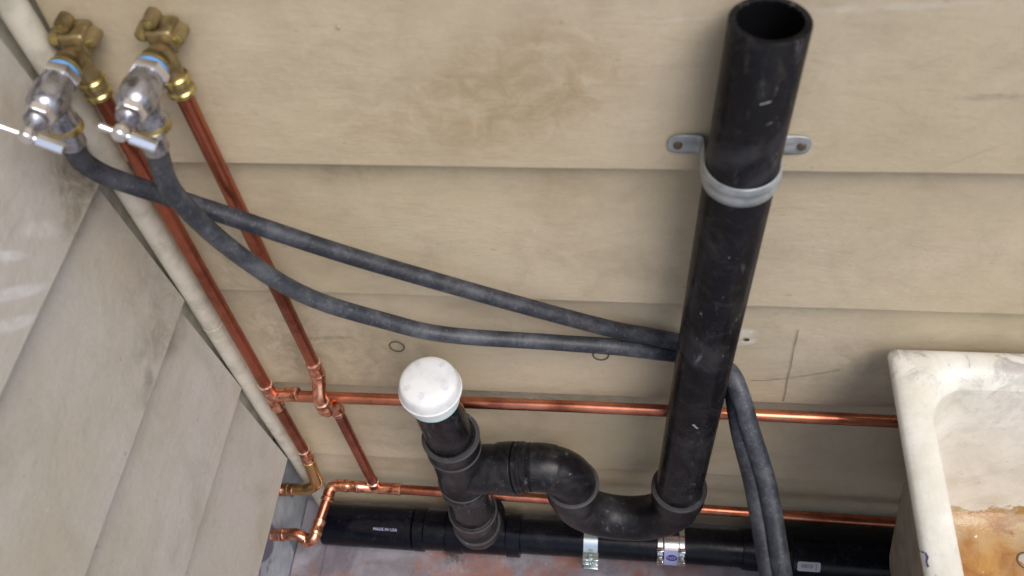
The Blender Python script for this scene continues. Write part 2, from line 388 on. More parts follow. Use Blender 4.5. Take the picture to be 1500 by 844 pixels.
# a low worn ledge of concrete along the foot of the left wall
def wobble_box(name, lo, hi, mat, parent=None, n=24, ax=1, amp=.002, seed=0):
    bm = bmesh.new(); bmesh.ops.create_cube(bm, size=1)
    for v in bm.verts: v.co = Vector([(lo[i]+hi[i])/2+v.co[i]*(hi[i]-lo[i]) for i in range(3)])
    es = [e for e in bm.edges if abs((e.verts[0].co-e.verts[1].co)[ax]) > 1e-6]
    bmesh.ops.bevel(bm, geom=es, offset=.0016, segments=2, affect='EDGES')
    es = [e for e in bm.edges if abs((e.verts[0].co-e.verts[1].co)[ax]) > (hi[ax]-lo[ax])*.9]
    bmesh.ops.subdivide_edges(bm, edges=es, cuts=n, use_grid_fill=False)
    for v in bm.verts:
        v.co += Vector([mnoise.noise(v.co*9+Vector((seed, i*7.1, 0)))*amp for i in range(3)])
    return link(name, bm_mesh(name, bm), mat, parent)
led = wobble_box('ledge', (-.034, -1.6, FZ-.03), (.022, -.002, FZ+.006), 'floor'); tag(led, kind='structure')

# ------------------------------------------------------------ walls of lapped siding
LAP = .0180
def board(name, along, z0, z1, e0, e1, mat, parent, seed, drop=0.):
    """one lapped board; 'along' x: back wall (outer face y=0 at its foot), 'y': left wall (outer face x=0)"""
    H = z1-z0+.022; K = LAP/.245; n_ = 40
    prof = [(.0000, z0+.002), (.0003, z0+.0006), (.0010, z0), (.0150, z0+.001), (H*K+.012, z0+H), (H*K+.0008, z0+H)]
    for q in range(3): f = 1-(q+1)/4; prof.append((H*K*f, z0+H*f))
    vs, fs = [], []; m = len(prof)
    for i in range(n_+1):
        t = e0+(e1-e0)*i/n_
        for j, (d, zz) in enumerate(prof):
            wz = mnoise.noise(Vector((t*2.3, seed, 0)))*.0022+mnoise.noise(Vector((t*11, seed, 3)))*.0006
            wy = mnoise.noise(Vector((t*3.1, zz*5, seed)))*.0016
            if j in (3, 4): wy = 0
            q = (t, d-wy*.6, zz+wz+drop*t) if along == 'x' else (-(d-wy*.6), -t, zz+wz)
            vs.append(q)
    for i in range(n_):
        for j in range(m): j2 = (j+1) % m; fs.append((i*m+j, i*m+j2, (i+1)*m+j2, (i+1)*m+j))
    fs.append(tuple(range(m))); fs.append(tuple(n_*m+j for j in range(m)))
    return link(name, mesh(name, vs, fs), mat, parent, ang=7)
back = thing('siding_wall', (.9, 0, FZ), 'beige wall of lapped horizontal boards behind the black standpipe and copper pipes', 'wall')
zb = [FZ-.01, .079, .334, .579, .824, 1.070, 1.315, 1.56]
for i in range(len(zb)-1):
    board('siding_board', 'x', zb[i], zb[i+1], .012, 2.0, 'siding', back, i*3.7+1, drop=-.003 if i == 1 else 0.)
link('backing_board', box_me('backing_board', (-.06, .030, FZ-.05), (2.05, .05, 1.8)), 'trim', back, smooth=False)
cbp = [Vector((.0065+mnoise.noise(Vector((z_/7, 1, 0)))*.002, -.009+mnoise.noise(Vector((z_/7, 5, 0)))*.002, FZ+z_*.05)) for z_ in range(0, 38)]
ct = tube('corner_trim', cbp, .0142, 'trim', back, 28)
lathe('joint', (.0065, -.009, .508), (.0065, -.009, 1), [(0, .0140), (.0008, .0148), (.0035, .0148), (.0043, .0140)], 'trim', ct, 28, caps=False)
left = thing('siding_wall', (0, -.6, FZ), 'greyer left wall of lapped boards meeting the beige wall at the corner strip', 'wall')
zl = [.101, .352, .586, .828, 1.070, 1.315, 1.56]
for i in range(len(zl)-1):
    board('siding_board', 'y', zl[i], zl[i+1], .0235, 1.5, 'siding_cool_light', left, i*5.3+20)
link('foundation', box_me('foundation', (-.08, -1.6, FZ-.03), (-.036, .028, .13)), 'plaster', left, smooth=False)
link('backing_board', box_me('backing_board', (-.08, -1.6, .131), (-.024, .028, 1.8)), 'trim', left, smooth=False)

def yface(z):     # outer face of the back wall at height z
    for a, b in zip(zb, zb[1:]):
        if a <= z < b: return (z-a)*LAP/.245
    return 0
# marks and small things on the beige wall
def wpt(x, z, off=.0006): return Vector((x, yface(z)-off-.0012, z))
for (x, z, r) in ((.253, .442, .0105), (.543, .440, .0108)):
    pts = [wpt(x+r*math.cos(a)*1.0, z+r*1.12*math.sin(a)) for a in [2*PI*k/28 for k in range(29)]]
    tube('plug_ring', pts, .0009, 'pencil', back, seg=6, caps=False)
strip('pencil_line', [wpt(.798+.007*k/8+.0006*math.sin(k*2), .513-.170*k/8) for k in range(9)], .0014, (0, -1, 0), 'pencil_faint', back)
strip('pencil_line', [wpt(.754+.113*k/10, .392+.034*(k/10)**1.5+.0006*math.sin(k*2.3)) for k in range(11)], .0012, (0, -1, 0), 'pencil_faint', back)
lathe('nail_hole', wpt(.736, .488, .0015), wpt(.736, .488, -.004), [(0, .0035), (.0006, .003), (.001, .0015)], 'screw', back, 14)
for (x, z) in ((.30, 1.0), (.66, .79)):
    lathe('nail_head', wpt(x, z, .0008), wpt(x, z, -.004), [(0, .0016), (.0002, .0024), (.001, .0024)], 'siding', back, 12)

# ------------------------------------------------------------ black waste pipework standing off the wall
drain = thing('drain_pipework', (.49, -.09, FZ), 'black plastic standpipe with trap and short vertical stack, its joints dusty and scuffed', 'drain pipe')
def rax(z): return Vector((.683-.018*(.95-z)/.75, -.0345-.0515*(.862-z)/.71, z))
RT = 1.032; rtop, rbot = rax(RT), rax(.13)
tube('standpipe', [rtop, rbot], [(0, .0340), (.0012, .0350), (.9, .0350)], 'abs', drain, seg=48, caps=False, hollow=(.0283, .5), ang=50)
lathe('pipe_bore', rax(.55), rtop, [(0, .0281), (.02, .0281), (.4815, .0281)], 'abs_in', drain, 40, caps=False)
link('cap', mesh('cap', [rax(.56)+Vector((.028*math.cos(a), .028*math.sin(a), 0)) for a in [2*PI*k/24 for k in range(24)]], [tuple(range(24))]), 'abs_in', drain, smooth=False).name = 'pipe_bore'
# scuffs left on the standpipe
def onriser(z, deg, r=.0352):
    a = math.radians(deg); c = rax(z); return c+Vector((r*math.sin(a), -r*math.cos(a), 0))
for (z, d, dz, dd, w_) in ((.974, -3, .003, 15, .0016), (.951, 12, .002, 8, .0006), (.449, -8, -.010, 12, .0042)):
    strip('scuff', [onriser(z+dz*k/5, d+dd*k/5) for k in range(6)], w_, onriser(z, d)-rax(z), 'scuffm', drain)
YT = rbot.y; YS = -.086
# U bend
upath = Path(fillet([rax(.205), Vector((.664, YT, .081)), Vector((.502, YS, .081)), Vector((.502, YS,   .208))], .0775, 14))
Lu = upath.L
tube('trap_bend', upath, [(0, .0385), (.001, .0415), (.030, .0415), (.033, .0375), (.055, .0365), (Lu/2, .0360), (Lu-.06, .0365), (Lu-.036, .0375), (Lu-.033, .0410), (Lu-.001, .0410), (Lu, .0385)], 'abs_dusty', drain, 48)
lathe('hub_rim', rax(.2075), rax(.15), [(0, .0355), (0, .0405), (.0012, .0424), (.0045, .0424), (.0055, .0412)], 'abs_lip', drain, 48, caps=False)
lathe('hub_rim', (.502, YS, .2105), (.502, YS, .1), [(0, .0365), (0, .0400), (.0012, .0418), (.0045, .0418), (.0055, .0408)], 'abs_lip', drain, 48, caps=False)
# upper bend and arm
ep = Path(fillet([Vector((.502, YS, .185)), Vector((.502, YS, .2665)), Vector((.444, YS, .2605))], .050, 14))
tube('trap_elbow', ep, [(0, .0365), (ep.L-.030, .0362), (ep.L-.028, .0370), (ep.L-.001, .0370), (ep.L, .0360)], 'abs_dusty', drain, 48)
arm0, arm1 = Vector((.452, YS, .2625)), Vector((.352, YS, .240))
tube('trap_arm', [arm0, arm1], .0345, 'abs', drain, 44)
AD = (arm1-arm0).normalized()
def ap(x): return arm0+AD*((.452-x)/abs(AD.x))
lathe('slip_nut', ap(.443), arm1, [(0, .0350), (.001, .0372), (.010, .0372), (.011, .0392), (.0145, .0392), (.0155, .0372), (.017, .0372), (.0185, .0395), (.022, .0395), (.023, .0350)], 'abs_dusty', drain, 44)
# tee
tee = tube('tee_fitting', [(.331, YS, .352), (.332, YS, .170)], [(0, .0385), (.001, .0400), (.030, .0400), (.033, .0378), (.148, .0378), (.151, .0400), (.180, .0400), (.182, .0385)], 'abs_dusty', drain, 44)
lathe('tee_branch', ap(.418), arm1, [(0, .0365), (0, .0392), (.001, .0400), (.026, .0400), (.030, .0378), (.060, .0385), (.082, .035)], 'abs_dusty', tee, 44)
for z, r in ((.354, .0412), (.318, .0395), (.203, .0392)):
    lathe('hub_rim', (.331, YS, z), (.331, YS, z-.1), [(0, r-.005), (0, r), (.001, r+.0012), (.0036, r+.0012), (.005, r-.0015)], 'abs_lip', tee, 44, caps=False)
tube('stack_pipe', [(.3230, YS, .477), (.331, YS, .33)], .0335, 'abs', drain, 44)
tube('stack_pipe', [(.332, YS, .20), (.331, YS, .06)], .0345, 'abs', drain, 44)
lp = Path(fillet([Vector((.331, YS, .077)), Vector((.331, YS, .000)), Vector((.331, -.052, -.072))], .035, 10))
elb = tube('sweep_elbow', lp, [(0, .0385), (.001, .0402), (.030, .0402), (.034, .0380), (.058, .0380), (.060, .0402), (.085, .0402), (lp.L, .039)], 'abs_dusty', drain, 44)
for d, r in ((0, .0405), (.058, .0405)):
    p, t, u = lp.at(d); lathe('hub_rim', p, p+t, [(0, r-.003), (0, r), (.001, r+.001), (.0032, r+.001), (.005, r-.001)], 'abs_lip', elb, 44, caps=False)

# white air admittance valve on the stack
vent = thing('vent_valve', (.3273, YS, .455), 'white domed air admittance valve capping the short black stack', 'vent valve')
vb, vt = Vector((.3225, YS, .462)), Vector((.3225, YS, .62))
lathe('collar', vb, vt, [(0, .0345), (.001, .0358), (.011, .0358), (.012, .0352)], 'teal', vent, 48)
lathe('skirt', vb, vt, [(.011, .0350), (.012, .0372), (.026, .0385), (.027, .0365)], 'white', vent, 48)
lathe('dome', vb, vt, [(.026, .0385), (.0262, .0412), (.0275, .0424), (.030, .0424), (.0315, .0412), (.039, .0402), (.045, .0388), (.0485, .0372), (.0500, .0355), (.0520, .0310), (.0536, .0245), (.0546, .0150), (.0550, .0060), (.0551, .0006)], 'white', vent, 56, ang=28)
vx, vy, vz = vt.x, vt.y, .440+.0715
def domez(r):
    P_ = [(.0006, .0551), (.006, .0550), (.015, .0546), (.0245, .0536), (.031, .0520), (.0355, .0500), (.0388, .045), (.0402, .039)]
    for (a, b), (c, d) in zip(P_, P_[1:]):
        if a <= r <= c: return b+(d-b)*(r-a)/(c-a)
    return .04
def domept(r, ang, off=.0004): return Vector((vb.x+r*math.cos(ang), vb.y+r*math.sin(ang), vb.z+domez(r)+off))
for ang, r in ((-100, .0265), (-25, .028), (-150, .0295), (55, .029), (125, .029)):
    a0 = math.radians(ang); c = domept(r, a0)
    ex = Vector((-math.sin(a0), math.cos(a0), 0)); ey = Vector((math.cos(a0), math.sin(a0), 0))
    def dm(p, q, c=c, r=r, a0=a0):
        rr = r+q; aa = a0+p/rr; return domept(rr, aa)
    pts = [dm(.0032*math.cos(k*PI/8), .0032*math.sin(k*PI/8)) for k in range(17)]
    tube('print_mark', pts, .00028, 'faint', vent, seg=4, caps=False)
    tube('print_mark', [dm(-.0012, -.0016), dm(0, .0016), dm(.0012, -.0010), dm(-.001, .0006)], .00028, 'faint', vent, seg=4)
    tube('print_mark', [dm(-.004, -.0050), dm(0, -.0047), dm(.004, -.0052)], .0003, 'faint', vent, seg=4)

# ------------------------------------------------------------ black pipe along the floor
PY, PZ = -.060, -.103
fp = thing('floor_drain_pipe', (.6, PY, FZ), 'black plastic drain pipe lying along the foot of the beige wall, with fittings and stickers', 'drain pipe')
def fpipe(name, x0, x1, prof, mat='abs_dark', seg=44): return lathe(name, (x0, PY, PZ), (x1, PY, PZ), prof, mat, fp, seg)
fpipe('pipe', .20, 1.9, [(0, .0325), (1.7, .0325)])
fpipe('coupling', .024, .3, [(0, .034), (.0015, .0385), (.004, .0390), (.172, .0395), (.174, .0375)])
fpipe('coupling', .199, .3, [(0, .036), (.0015, .0400), (.020, .0402), (.022, .0370), (.06, .0362)])
fpipe('tee_fitting', .262, .5, [(0, .036), (.001, .0395), (.028, .0400), (.030, .0378), (.110, .0378), (.112, .0400), (.136, .0400), (.138, .034)])
lathe('tee_inlet', (.331, -.045, -.040), (.331, PY, PZ), [(0, .0405), (.02, .0405), (.06, .036)], 'abs_dark', fp, 40)
hub = fpipe('hub_fitting', .796, 1.3, [(0, .034), (.0006, .0362), (.020, .0375), (.070, .0380), (.082, .0440), (.084, .0475), (.30, .0480), (.302, .035)])
def cyl(x, deg, r):      # point on the floor pipe: deg 0 = towards the viewer, 90 = up
    a = math.radians(deg); return Vector((x, PY-r*math.cos(a), PZ+r*math.sin(a)))
me = text_me('MADE IN USA', .0074, lambda u, v: cyl(.150+u, 64+math.degrees(v/.0395), .0398)); link('print', me, 'wprint', fp, smooth=False)
def patch(name, x0, x1, d0, d1, r, mat, parent, rc=.002, nx=10, nd=12):
    """rounded sticker bent round the pipe"""
    vs, fs = [], []; R_ = r; H_ = math.radians(d1-d0)*R_
    for j in range(nd+1):
        t = j/nd; h = t*H_; e = min(h, H_-h); ins = rc-math.sqrt(max(0, rc*rc-(rc-e)**2)) if e < rc else 0
        for i in range(nx+1):
            vs.append(cyl(x0+ins+(x1-x0-2*ins)*i/nx, d0+(d1-d0)*t, R_))
    for j in range(nd):
        for i in range(nx): fs.append((j*(nx+1)+i, j*(nx+1)+i+1, (j+1)*(nx+1)+i+1, (j+1)*(nx+1)+i))
    return link(name, mesh(name, vs, fs), mat, parent)
st = patch('barcode_sticker', .886, .925, 30, 52, .0483, 'sticker', fp, .003)
xx = .893
for k in range(13):
    wd = random.choice((.0006, .0010, .0015)); patch('bar', xx, xx+wd, 38, 47, .0485, 'ink', st, .0001, 1, 4); xx += wd+random.choice((.0006, .0009))
patch('bar', .917, .9185, 34, 49, .0485, 'ink', st, .0001, 1, 4)

# rubber coupling with two steel bands and the certification label
cp = thing('banded_coupling', (.670, PY, FZ), 'shielded coupling with two steel band clamps and an NSF label on the floor pipe', 'pipe coupling')
bx = (.651, .689)
lathe('sleeve', (.645, PY, PZ), (1, PY, PZ), [(0, .034), (.0004, .0362), (.050, .0362), (.0504, .034)], 'rubber', cp, 40)
for x in bx:
    band = lathe('band', (x-.0045, PY, PZ), (1, PY, PZ), [(0, .0360), (0, .0373), (.009, .0373), (.009, .0360)], 'steel', cp, 48, caps=False)
    q = cyl(x, 22, .0405); tdir = Vector((0, math.sin(math.radians(22)), math.cos(math.radians(22))))
    link('screw_housing', box_me('screw_housing', q-Vector((.0062, .0045, .009)), q+Vector((.0062, .0035, .008)), .0018), 'chrome_bright', band)
    lathe('screw', q+Vector((0, -.003, .010)), q+Vector((0, -.003, -.03)), [(0, .0030), (.004, .0036), (.0055, .0036), (.006, .0024), (.022, .0022), (.026, .0012)], 'steel', band, 12)
    link('bridge', box_me('bridge', cyl(x, 55, .0385)-Vector((.0065, .004, .002)), cyl(x, 55, .0385)+Vector((.0065, .004, .002)), .001), 'chrome_bright', band)
lab = patch('label', .658, .6835, -8, 92, .0366, 'lavender', cp, .0008, 6, 20)
def lm(u, v): return cyl(.6715+u, 31+math.degrees(v/.0366), .03685)
vs = [lm(0, 0)]+[lm(.0100*math.cos(a), .0068*math.sin(a)) for a in [2*PI*k/32 for k in range(32)]]
link('logo_oval', mesh('logo_oval', vs, [(0, 1+k, 1+(k+1) % 32) for k in range(32)]), 'navy', lab, smooth=False)
me = text_me('NSF', .0096, lambda u, v: cyl(.6715+u, 31+math.degrees(v/.0366), .03700)); link('print', me, 'lavender', lab, smooth=False)
patch('shield', .6585, .683, 54, 95, .03675, 'steel', lab, .0004, 4, 12)

# zinc strap under the trap
sp_ = thing('pipe_hanger', (.5275, PY, FZ), 'small bright zinc clamp with bolts holding the floor pipe beneath the trap bend', 'pipe clamp')
lathe('band', (.5145, PY, PZ), (1, PY, PZ), [(0, .0328), (0, .0342), (.0255, .0342), (.0255, .0328)], 'zinc', sp_, 48, caps=False)
for dz in (26, 4):
    p = cyl(.5275, dz, .036)
    link('lug', box_me('lug', p+Vector((-.0140, -.012, -.0014)), p+Vector((-.003, .004, .0014)), .0008), 'zinc', sp_)
    link('lug', box_me('lug', p+Vector((.003, -.012, -.0014)), p+Vector((.0140, .004, .0014)), .0008), 'zinc', sp_)
q = cyl(.5275, 15, .0385)
lathe('bolt', q+Vector((0, -.004, .018)), q+Vector((0, -.004, -.04)), [(0, .0030), (.0015, .0046), (.005, .0046), (.0052, .0024), (.030, .0024), (.0302, .0042), (.034, .0042), (.036, .0024), (.046, .0022)], 'zinc', sp_, 12)
link('foot_plate', box_me('foot_plate', (.5140, PY-.042, FZ+.0015), (.5410, PY-.008, FZ+.0050), .0012), 'zinc', sp_)
lathe('bolt', (.5285, PY-.030, FZ+.016), (.5275, PY-.028, FZ), [(0, .0035), (.001, .0042), (.006, .0042), (.0062, .0065), (.008, .0065), (.0082, .003), (.012, .003)], 'zinc', sp_, 12)

# ------------------------------------------------------------ galvanised clip on the standpipe
CZ = .862
clip = thing('pipe_clip', (.68, 0, CZ), 'galvanised two-eared clip fixing the tall black standpipe to the beige wall', 'pipe clamp')
cc = rax(CZ); rr = .0360; path = []; wy = yface(CZ)-.0022
path += [Vector((.6105, wy, CZ)), Vector((.6118, wy, CZ)), Vector((.6145, wy, CZ)), Vector((.619, wy, CZ)), Vector((.624, wy, CZ)), Vector((cc.x-rr-.006, wy, CZ))]
for k in range(5): path.append(Vector((cc.x-rr-.006+.006*math.sin(k*PI/8), wy-.006+.006*math.cos(k*PI/8), CZ)))
for k in range(21):
    a = PI+PI*k/20; path.append(Vector((cc.x+rr*math.cos(a), cc.y+rr*math.sin(a), CZ)))
x2 = cc.x+rr
for k in range(5): path.append(Vector((x2+.006-.006*math.cos(k*PI/8), wy-.006+.006*math.sin(k*PI/8), CZ)))
path += [Vector((.737, wy, CZ)), Vector((.742, wy, CZ)), Vector((.7465, wy, CZ)), Vector((.7492, wy, CZ)), Vector((.7505, wy, CZ))]
pp = [path[0]]
for p in path[1:]:
    if (p-pp[-1]).length > .0008: pp.append(p)
prof = [(-.0125, 0), (-.0105, .0003), (-.0078, .0014), (-.004, .0018), (-.0012, .0006), (.0012, .0006), (.004, .0018), (.0078, .0014), (.0105, .0003), (.0125, 0)]
vs, fs = [], []; m = len(prof); N = len(pp)
for i, p in enumerate(pp):
    t = (pp[min(i+1, N-1)]-pp[max(i-1, 0)]).normalized(); nn = Vector((t.y, -t.x, 0))
    ed = min(i, N-1-i); flat = 0 if ed < 5 else 1
    nar = (.30, .58, .82)[ed] if ed < 3 else .95 if ed == 3 else 1.
    for a, b in prof: vs.append(p+nn*(b*flat+.0002)+Vector((0, 0, a*nar)))
for i in range(N-1):
    for j in range(m-1): fs.append((i*m+j, i*m+j+1, (i+1)*m+j+1, (i+1)*m+j))
o = link('strap', mesh('strap', vs, fs), 'galv', clip); md = o.modifiers.new('s', 'SOLIDIFY'); md.thickness = .0015; md.offset = 0
for x in (.6205, .7415):
    lathe('screw', (x, wy-.0035, CZ-.001), (x, .02, CZ-.001), [(0, .0022), (.0004, .0042), (.0026, .0048), (.0028, .002)], 'screw', clip, 14)

# ------------------------------------------------------------ copper pipework
def fit(parent, name, a, b, r=.0105, mat='fitting', ring=True, seg=24):
    a, b = Vector(a), Vector(b); L = (b-a).length
    pr_ = [(0, r-.001), (.0006, r+.0007), (.0030, r+.0008), (.0042, r)] + [(L-.0042, r), (L-.0030, r+.0008), (L-.0006, r+.0007), (L, r-.001)]
    o = lathe(name, a, b, pr_, mat, parent, seg)
    if ring:
        for s_, e_ in ((a, b), (b, a)):
            t = (e_-s_).normalized(); lathe('solder_ring', s_-t*.0012, e_, [(0, .0088), (.0009, .0112), (.0026, .0110)], 'solder', o, seg, caps=False)
    return o
def bend(parent, name, pts, rad, r=.0102, mat='fitting', seg=22, n=8):
    p = Path(fillet(pts, rad, n)); L = p.L
    pr_ = [(0, r-.001), (.0008, r+.0012), (.006, r+.0012), (.0075, r), (L-.0075, r), (L-.006, r+.0012), (L-.0008, r+.0012), (L, r-.001)]
    o = tube(name, p, pr_, mat, parent, seg)
    for d in (0, L):
        c, t, u = p.at(d); t = t if d == 0 else -t
        lathe('solder_ring', c-t*.0012, c+t, [(0, .0088), (.0009, .0114), (.0026, .0110)], 'solder', o, seg, caps=False)
    return o
PR_ = .0089
cold = thing('copper_pipework', (.046, -.03, FZ), 'left copper riser with the upper horizontal copper pipe running right from its tee', 'copper pipe')
a1, b1 = Vector((.049, -.019, .955)), Vector((.0455, -.028, .343))
H1 = lambda x: Vector((x, -.026, .3490-.006*x))
tube('pipe', [a1, b1], PR_, 'copper_brown_shaded', cold, 24); tube('pipe', [b1, (.046, -.031, .14)], PR_, 'copper_brown_shaded', cold, 24)
tj = fit(cold, 'tee_fitting', b1+Vector((0, .0004, .034)), b1-Vector((0, .001, .034)))
fit(tj, 'tee_branch', b1, H1(.088))
tube('pipe', [b1, H1(.5), H1(1.3)], PR_, 'copper', cold, 24)
fit(cold, 'coupling', (.0460, -.0305, .160), (.0458, -.0325, .126))
bend(cold, 'elbow', [(.0458, -.033, .124), (.0450, -.0470, .034), (-.018, -.052, .033)], .032, .0108, 'brass_warm')
fit(cold, 'coupling', (-.002, -.052, .0330), (-.026, -.0525, .0328), .0112)
tube('stub_pipe', [(-.022, -.0525, .033), (-.05, -.053, .032)], .0080, 'zinc', cold, 18)

hot = thing('copper_pipework', (.14, -.03, FZ), 'right copper riser stepping over the upper pipe and feeding the lower horizontal pipe', 'copper pipe')
a2 = Vector((.136, -.019, .955)); H2 = lambda x: Vector((x, -.030, .0150-.028*(x-.05)))
tube('pipe', [a2, (.1365, -.026, .436)], PR_, 'copper_brown_shaded', hot, 24)
fit(hot, 'coupling', (.1365, -.026, .444), (.1368, -.028, .418))
bend(hot, 'elbow', [(.1368, -.028, .418), (.137, -.030, .408), (.1375, -.052, .386), (.138, -.053, .360)], [.012, .012])
bend(hot, 'elbow', [(.138, -.053, .362), (.1385, -.053, .348), (.1395, -.030, .322), (.1395, -.029, .300)], [.012, .012])
fit(hot, 'coupling', (.138, -.053, .378), (.138, -.053, .352), .0108)
tube('pipe', [(.1395, -.029, .305), (.1405, -.030, .02)], PR_, 'copper_brown_shaded', hot, 24)
t2 = fit(hot, 'tee_fitting', H2(.108), H2(.186)); fit(t2, 'tee_branch', (.1404, -.030, .040), (.1405, -.030, .012))
tube('pipe', [H2(.10), H2(.5), H2(1.3)], PR_, 'copper', hot, 24)
fit(hot, 'coupling', H2(.084), H2(.108))
bend(hot, 'elbow', [H2(.090), (.0580, -.030, .0125), (.0545, -.058, .007)], .014, .0106)
tube('pipe', [(.0555, -.050, .009), (.043, -.112, -.003)], PR_, 'copper', hot, 24)
fit(hot, 'coupling', (.0470, -.092, -.0002), (.0430, -.113, -.003), .0108)
bend(hot, 'elbow', [(.0430, -.110, -.003), (.0420, -.128, -.006), (.026, -.126, -.012)], .011, .0108)
bend(hot, 'elbow', [(.030, -.1275, -.013), (.012, -.118, -.002), (-.020, -.121, -.006)], .03, .0108)
fit(hot, 'coupling', (-.014, -.1205, -.0055), (-.040, -.122, -.007), .0108)

# brass drop-ear elbows screwed to the wall, chrome washing-machine valves, handles
def valve_set(dx, first_label, vlabel):
    ax = .0475+dx; zc = .996+(.004 if dx else 0); lean = .05 if dx else 0
    el = thing('brass_elbow', (ax, 0, .97), first_label, 'pipe fitting', 'brass wall elbows')
    V_ = lambda x, y, z: Vector((ax+x, y, z+(zc-.996)))
    body = tube('elbow_body', fillet([V_(.001, -.020, .950), V_(0, -.020, .996), V_(0, -.046, .996)], .012, 8), [(0, .0105), (.001, .0122), (.014, .0122), (.016, .0106), (.050, .0110), (.055, .0132)], 'brass_dull', el, 24)
    lathe('socket', V_(.001, -.020, .966), V_(.001, -.020, .9), [(0, .0118), (.002, .0136), (.008, .0138), (.010, .0120), (.016, .0122), (.018, .0140), (.022, .0138), (.023, .0090)], 'brass', el, 24)
    link('flange', box_me('flange', V_(-.013, -.016, .986), V_(.013, yface(1.)-.001, 1.012), .004, 3), 'brass_dull', el)
    for ex, ez in ((-.004, 1.020), (-.017, 1.006), (.017, 1.003)):
        ear = lathe('ear', V_(ex, -.014, ez), V_(ex, .02, ez), [(0, .0045), (.001, .0068), (.008, .0072), (.0165, .0072)], 'brass_dull', el, 20)
        lathe('screw', V_(ex, -.0165, ez), V_(ex, .02, ez), [(0, .0022), (.0006, .0042), (.0024, .0046), (.0030, .002)], 'brass', ear, 12)
    va = thing('washing_machine_valve', (ax, -.09, .96), vlabel, 'valve', 'chrome valves at the pipe tops')
    V2 = lambda x, y, z: Vector((ax+x, y, z+(zc-.996)))
    lathe('collar', V2(0, -.0405, .996), V2(0, -1, .996), [(0, .0130), (.001, .0152), (.004, .0155), (.005, .0130)], 'brass', va, 28)
    lathe('tape', V2(0, -.0450, .996), V2(0, -1, .996), [(0, .0138), (.0008, .0150), (.0050, .0146), (.0056, .0130)], 'tape', va, 28)
    lathe('hex_collar', V2(0, -.0500, .996), V2(0, -1, .996), [(0, .0150), (.0008, .0178), (.0085, .0180), (.0098, .0160)], 'chrome_bright', va, 6, ang=15)
    lathe('body', V2(0, -.0520, .996), V2(0, -1, .996), [(0, .0125), (.0065, .0145), (.010, .0150), (.020, .0172), (.030, .0176), (.040, .0165), (.046, .0140), (.048, .0118)], 'chrome', va, 32, ang=30)
    out_ = lathe('outlet', V2(0, -.082, .990), V2(.0005, -.0875, .9), [(0, .010), (.008, .0135), (.016, .0140), (.020, .0150), (.024, .0152), (.026, .0140)], 'chrome', va, 28, ang=30)
    lathe('outlet_ring', V2(0, -.0838, .9665), V2(.0005, -.0875, .9), [(0, .0140), (.001, .0160), (.005, .0164), (.008, .0160), (.009, .0135)], 'brass', va, 28)
    # bonnet on the upper front with packing nut and hex
    bm = bmesh.new(); bmesh.ops.create_cone(bm, cap_ends=True, segments=6, radius1=.0135, radius2=.0128, depth=.010)
    bmesh.ops.bevel(bm, geom=[e for e in bm.edges if e.calc_length() > .004], offset=.0012, segments=2, affect='EDGES')
    bmesh.ops.transform(bm, matrix=Matrix.Translation(V2(0, -.1020, .9965)) @ Matrix.Rotation(PI/2, 4, 'X'), verts=bm.verts)
    link('bonnet_nut', bm_mesh('bonnet_nut', bm), 'chrome_bright', va)
    lathe('packing_nut', V2(0, -.1065, .997), V2(0, -1, .999), [(0, .0095), (.001, .0102), (.006, .0108), (.010, .0078), (.012, .0052), (.020, .0050), (.0205, .0035)], 'chrome', va, 20)
    # tee handle: hub with one long bar and one stub
    hd = lathe('handle', V2(0, -.1250, .9975), V2(0, -1, .9995), [(0, .0045), (.001, .0068), (.008, .0072), (.010, .0064), (.011, .0048)], 'chrome_bright', va, 18)
    hc = V2(0, -.131, .9980); dd = Vector((.83, 0, -.50)).normalized()
    tube('bar', [hc-dd*(.026 if not dx else .018), hc-dd*.006, hc+dd*.012], [(0, .0022), (.0015, .0034), (.010, .0030), (-.002, .0036), (-.0001, .0030)], 'chrome_bright', hd, 14)
    q0, q1 = hc+dd*.008, hc+dd*.0315
    tube('grip', [q0, q1], [(0, .0040), (.001, .0056), (.0225, .0056), (.0237, .0046)], 'chrome_bright', hd, 6, ang=20)
    return va
valve_set(0, 'dull brass wall elbow at the top of the left copper riser', 'left chrome washing machine valve, nearest the corner, darker hose screwed below')
valve_set(.0885, 'dull brass wall elbow at the top of the right copper riser', 'right chrome washing machine valve, bluish hose screwed on beneath its brass ring')

# ------------------------------------------------------------ hoses
A_ = [(.0478, -.0870, .962), (.0470, -.0870, .945), (.0400, -.0830, .918), (.0450, -.0740, .887), (.0640, -.0650, .860), (.0960, -.0580, .8320), (.1438, -.0500, .7930), (.2469, -.0400, .7200), (.3565, -.0320, .6549), (.4760, -.0240, .5882), (.5612, -.0120, .5340), (.6149, -.0040, .5060),
      (.6700, -.0050, .4860), (.7060, -.0220, .4700), (.7197, -.0468, .4494), (.7313, -.0923, .4155), (.7488, -.1332, .3717), (.7621, -.1763, .3331), (.7761, -.2364, .2885), (.81, -.36, .17), (.86, -.56, -.02), (.92, -.70, -.115), (1.05, -.85, -.128)]
B_ = [(.1365, -.0960, .966), (.1345, -.0960, .948), (.1296, -.0940, .9280), (.1245, -.0930, .9030), (.1255, -.0920, .8700), (.1387, -.0840, .7989), (.1702, -.0720, .7121), (.2092, -.0620, .6515), (.2721, -.0500, .5969), (.3435, -.0420, .5557), (.4731, -.0280, .5239), (.5616, -.0180, .5020), (.6159, -.0110, .4830),
      (.6740, -.0080, .4680), (.7080, -.0330, .4800), (.7235, -.0590, .4711), (.7435, -.0985, .4270), (.7645, -.1390, .3830), (.7785, -.1815, .3445), (.7925, -.2410, .3010), (.83, -.36, .185), (.885, -.55, -.01), (.945, -.68, -.115), (1.07, -.82, -.128)]
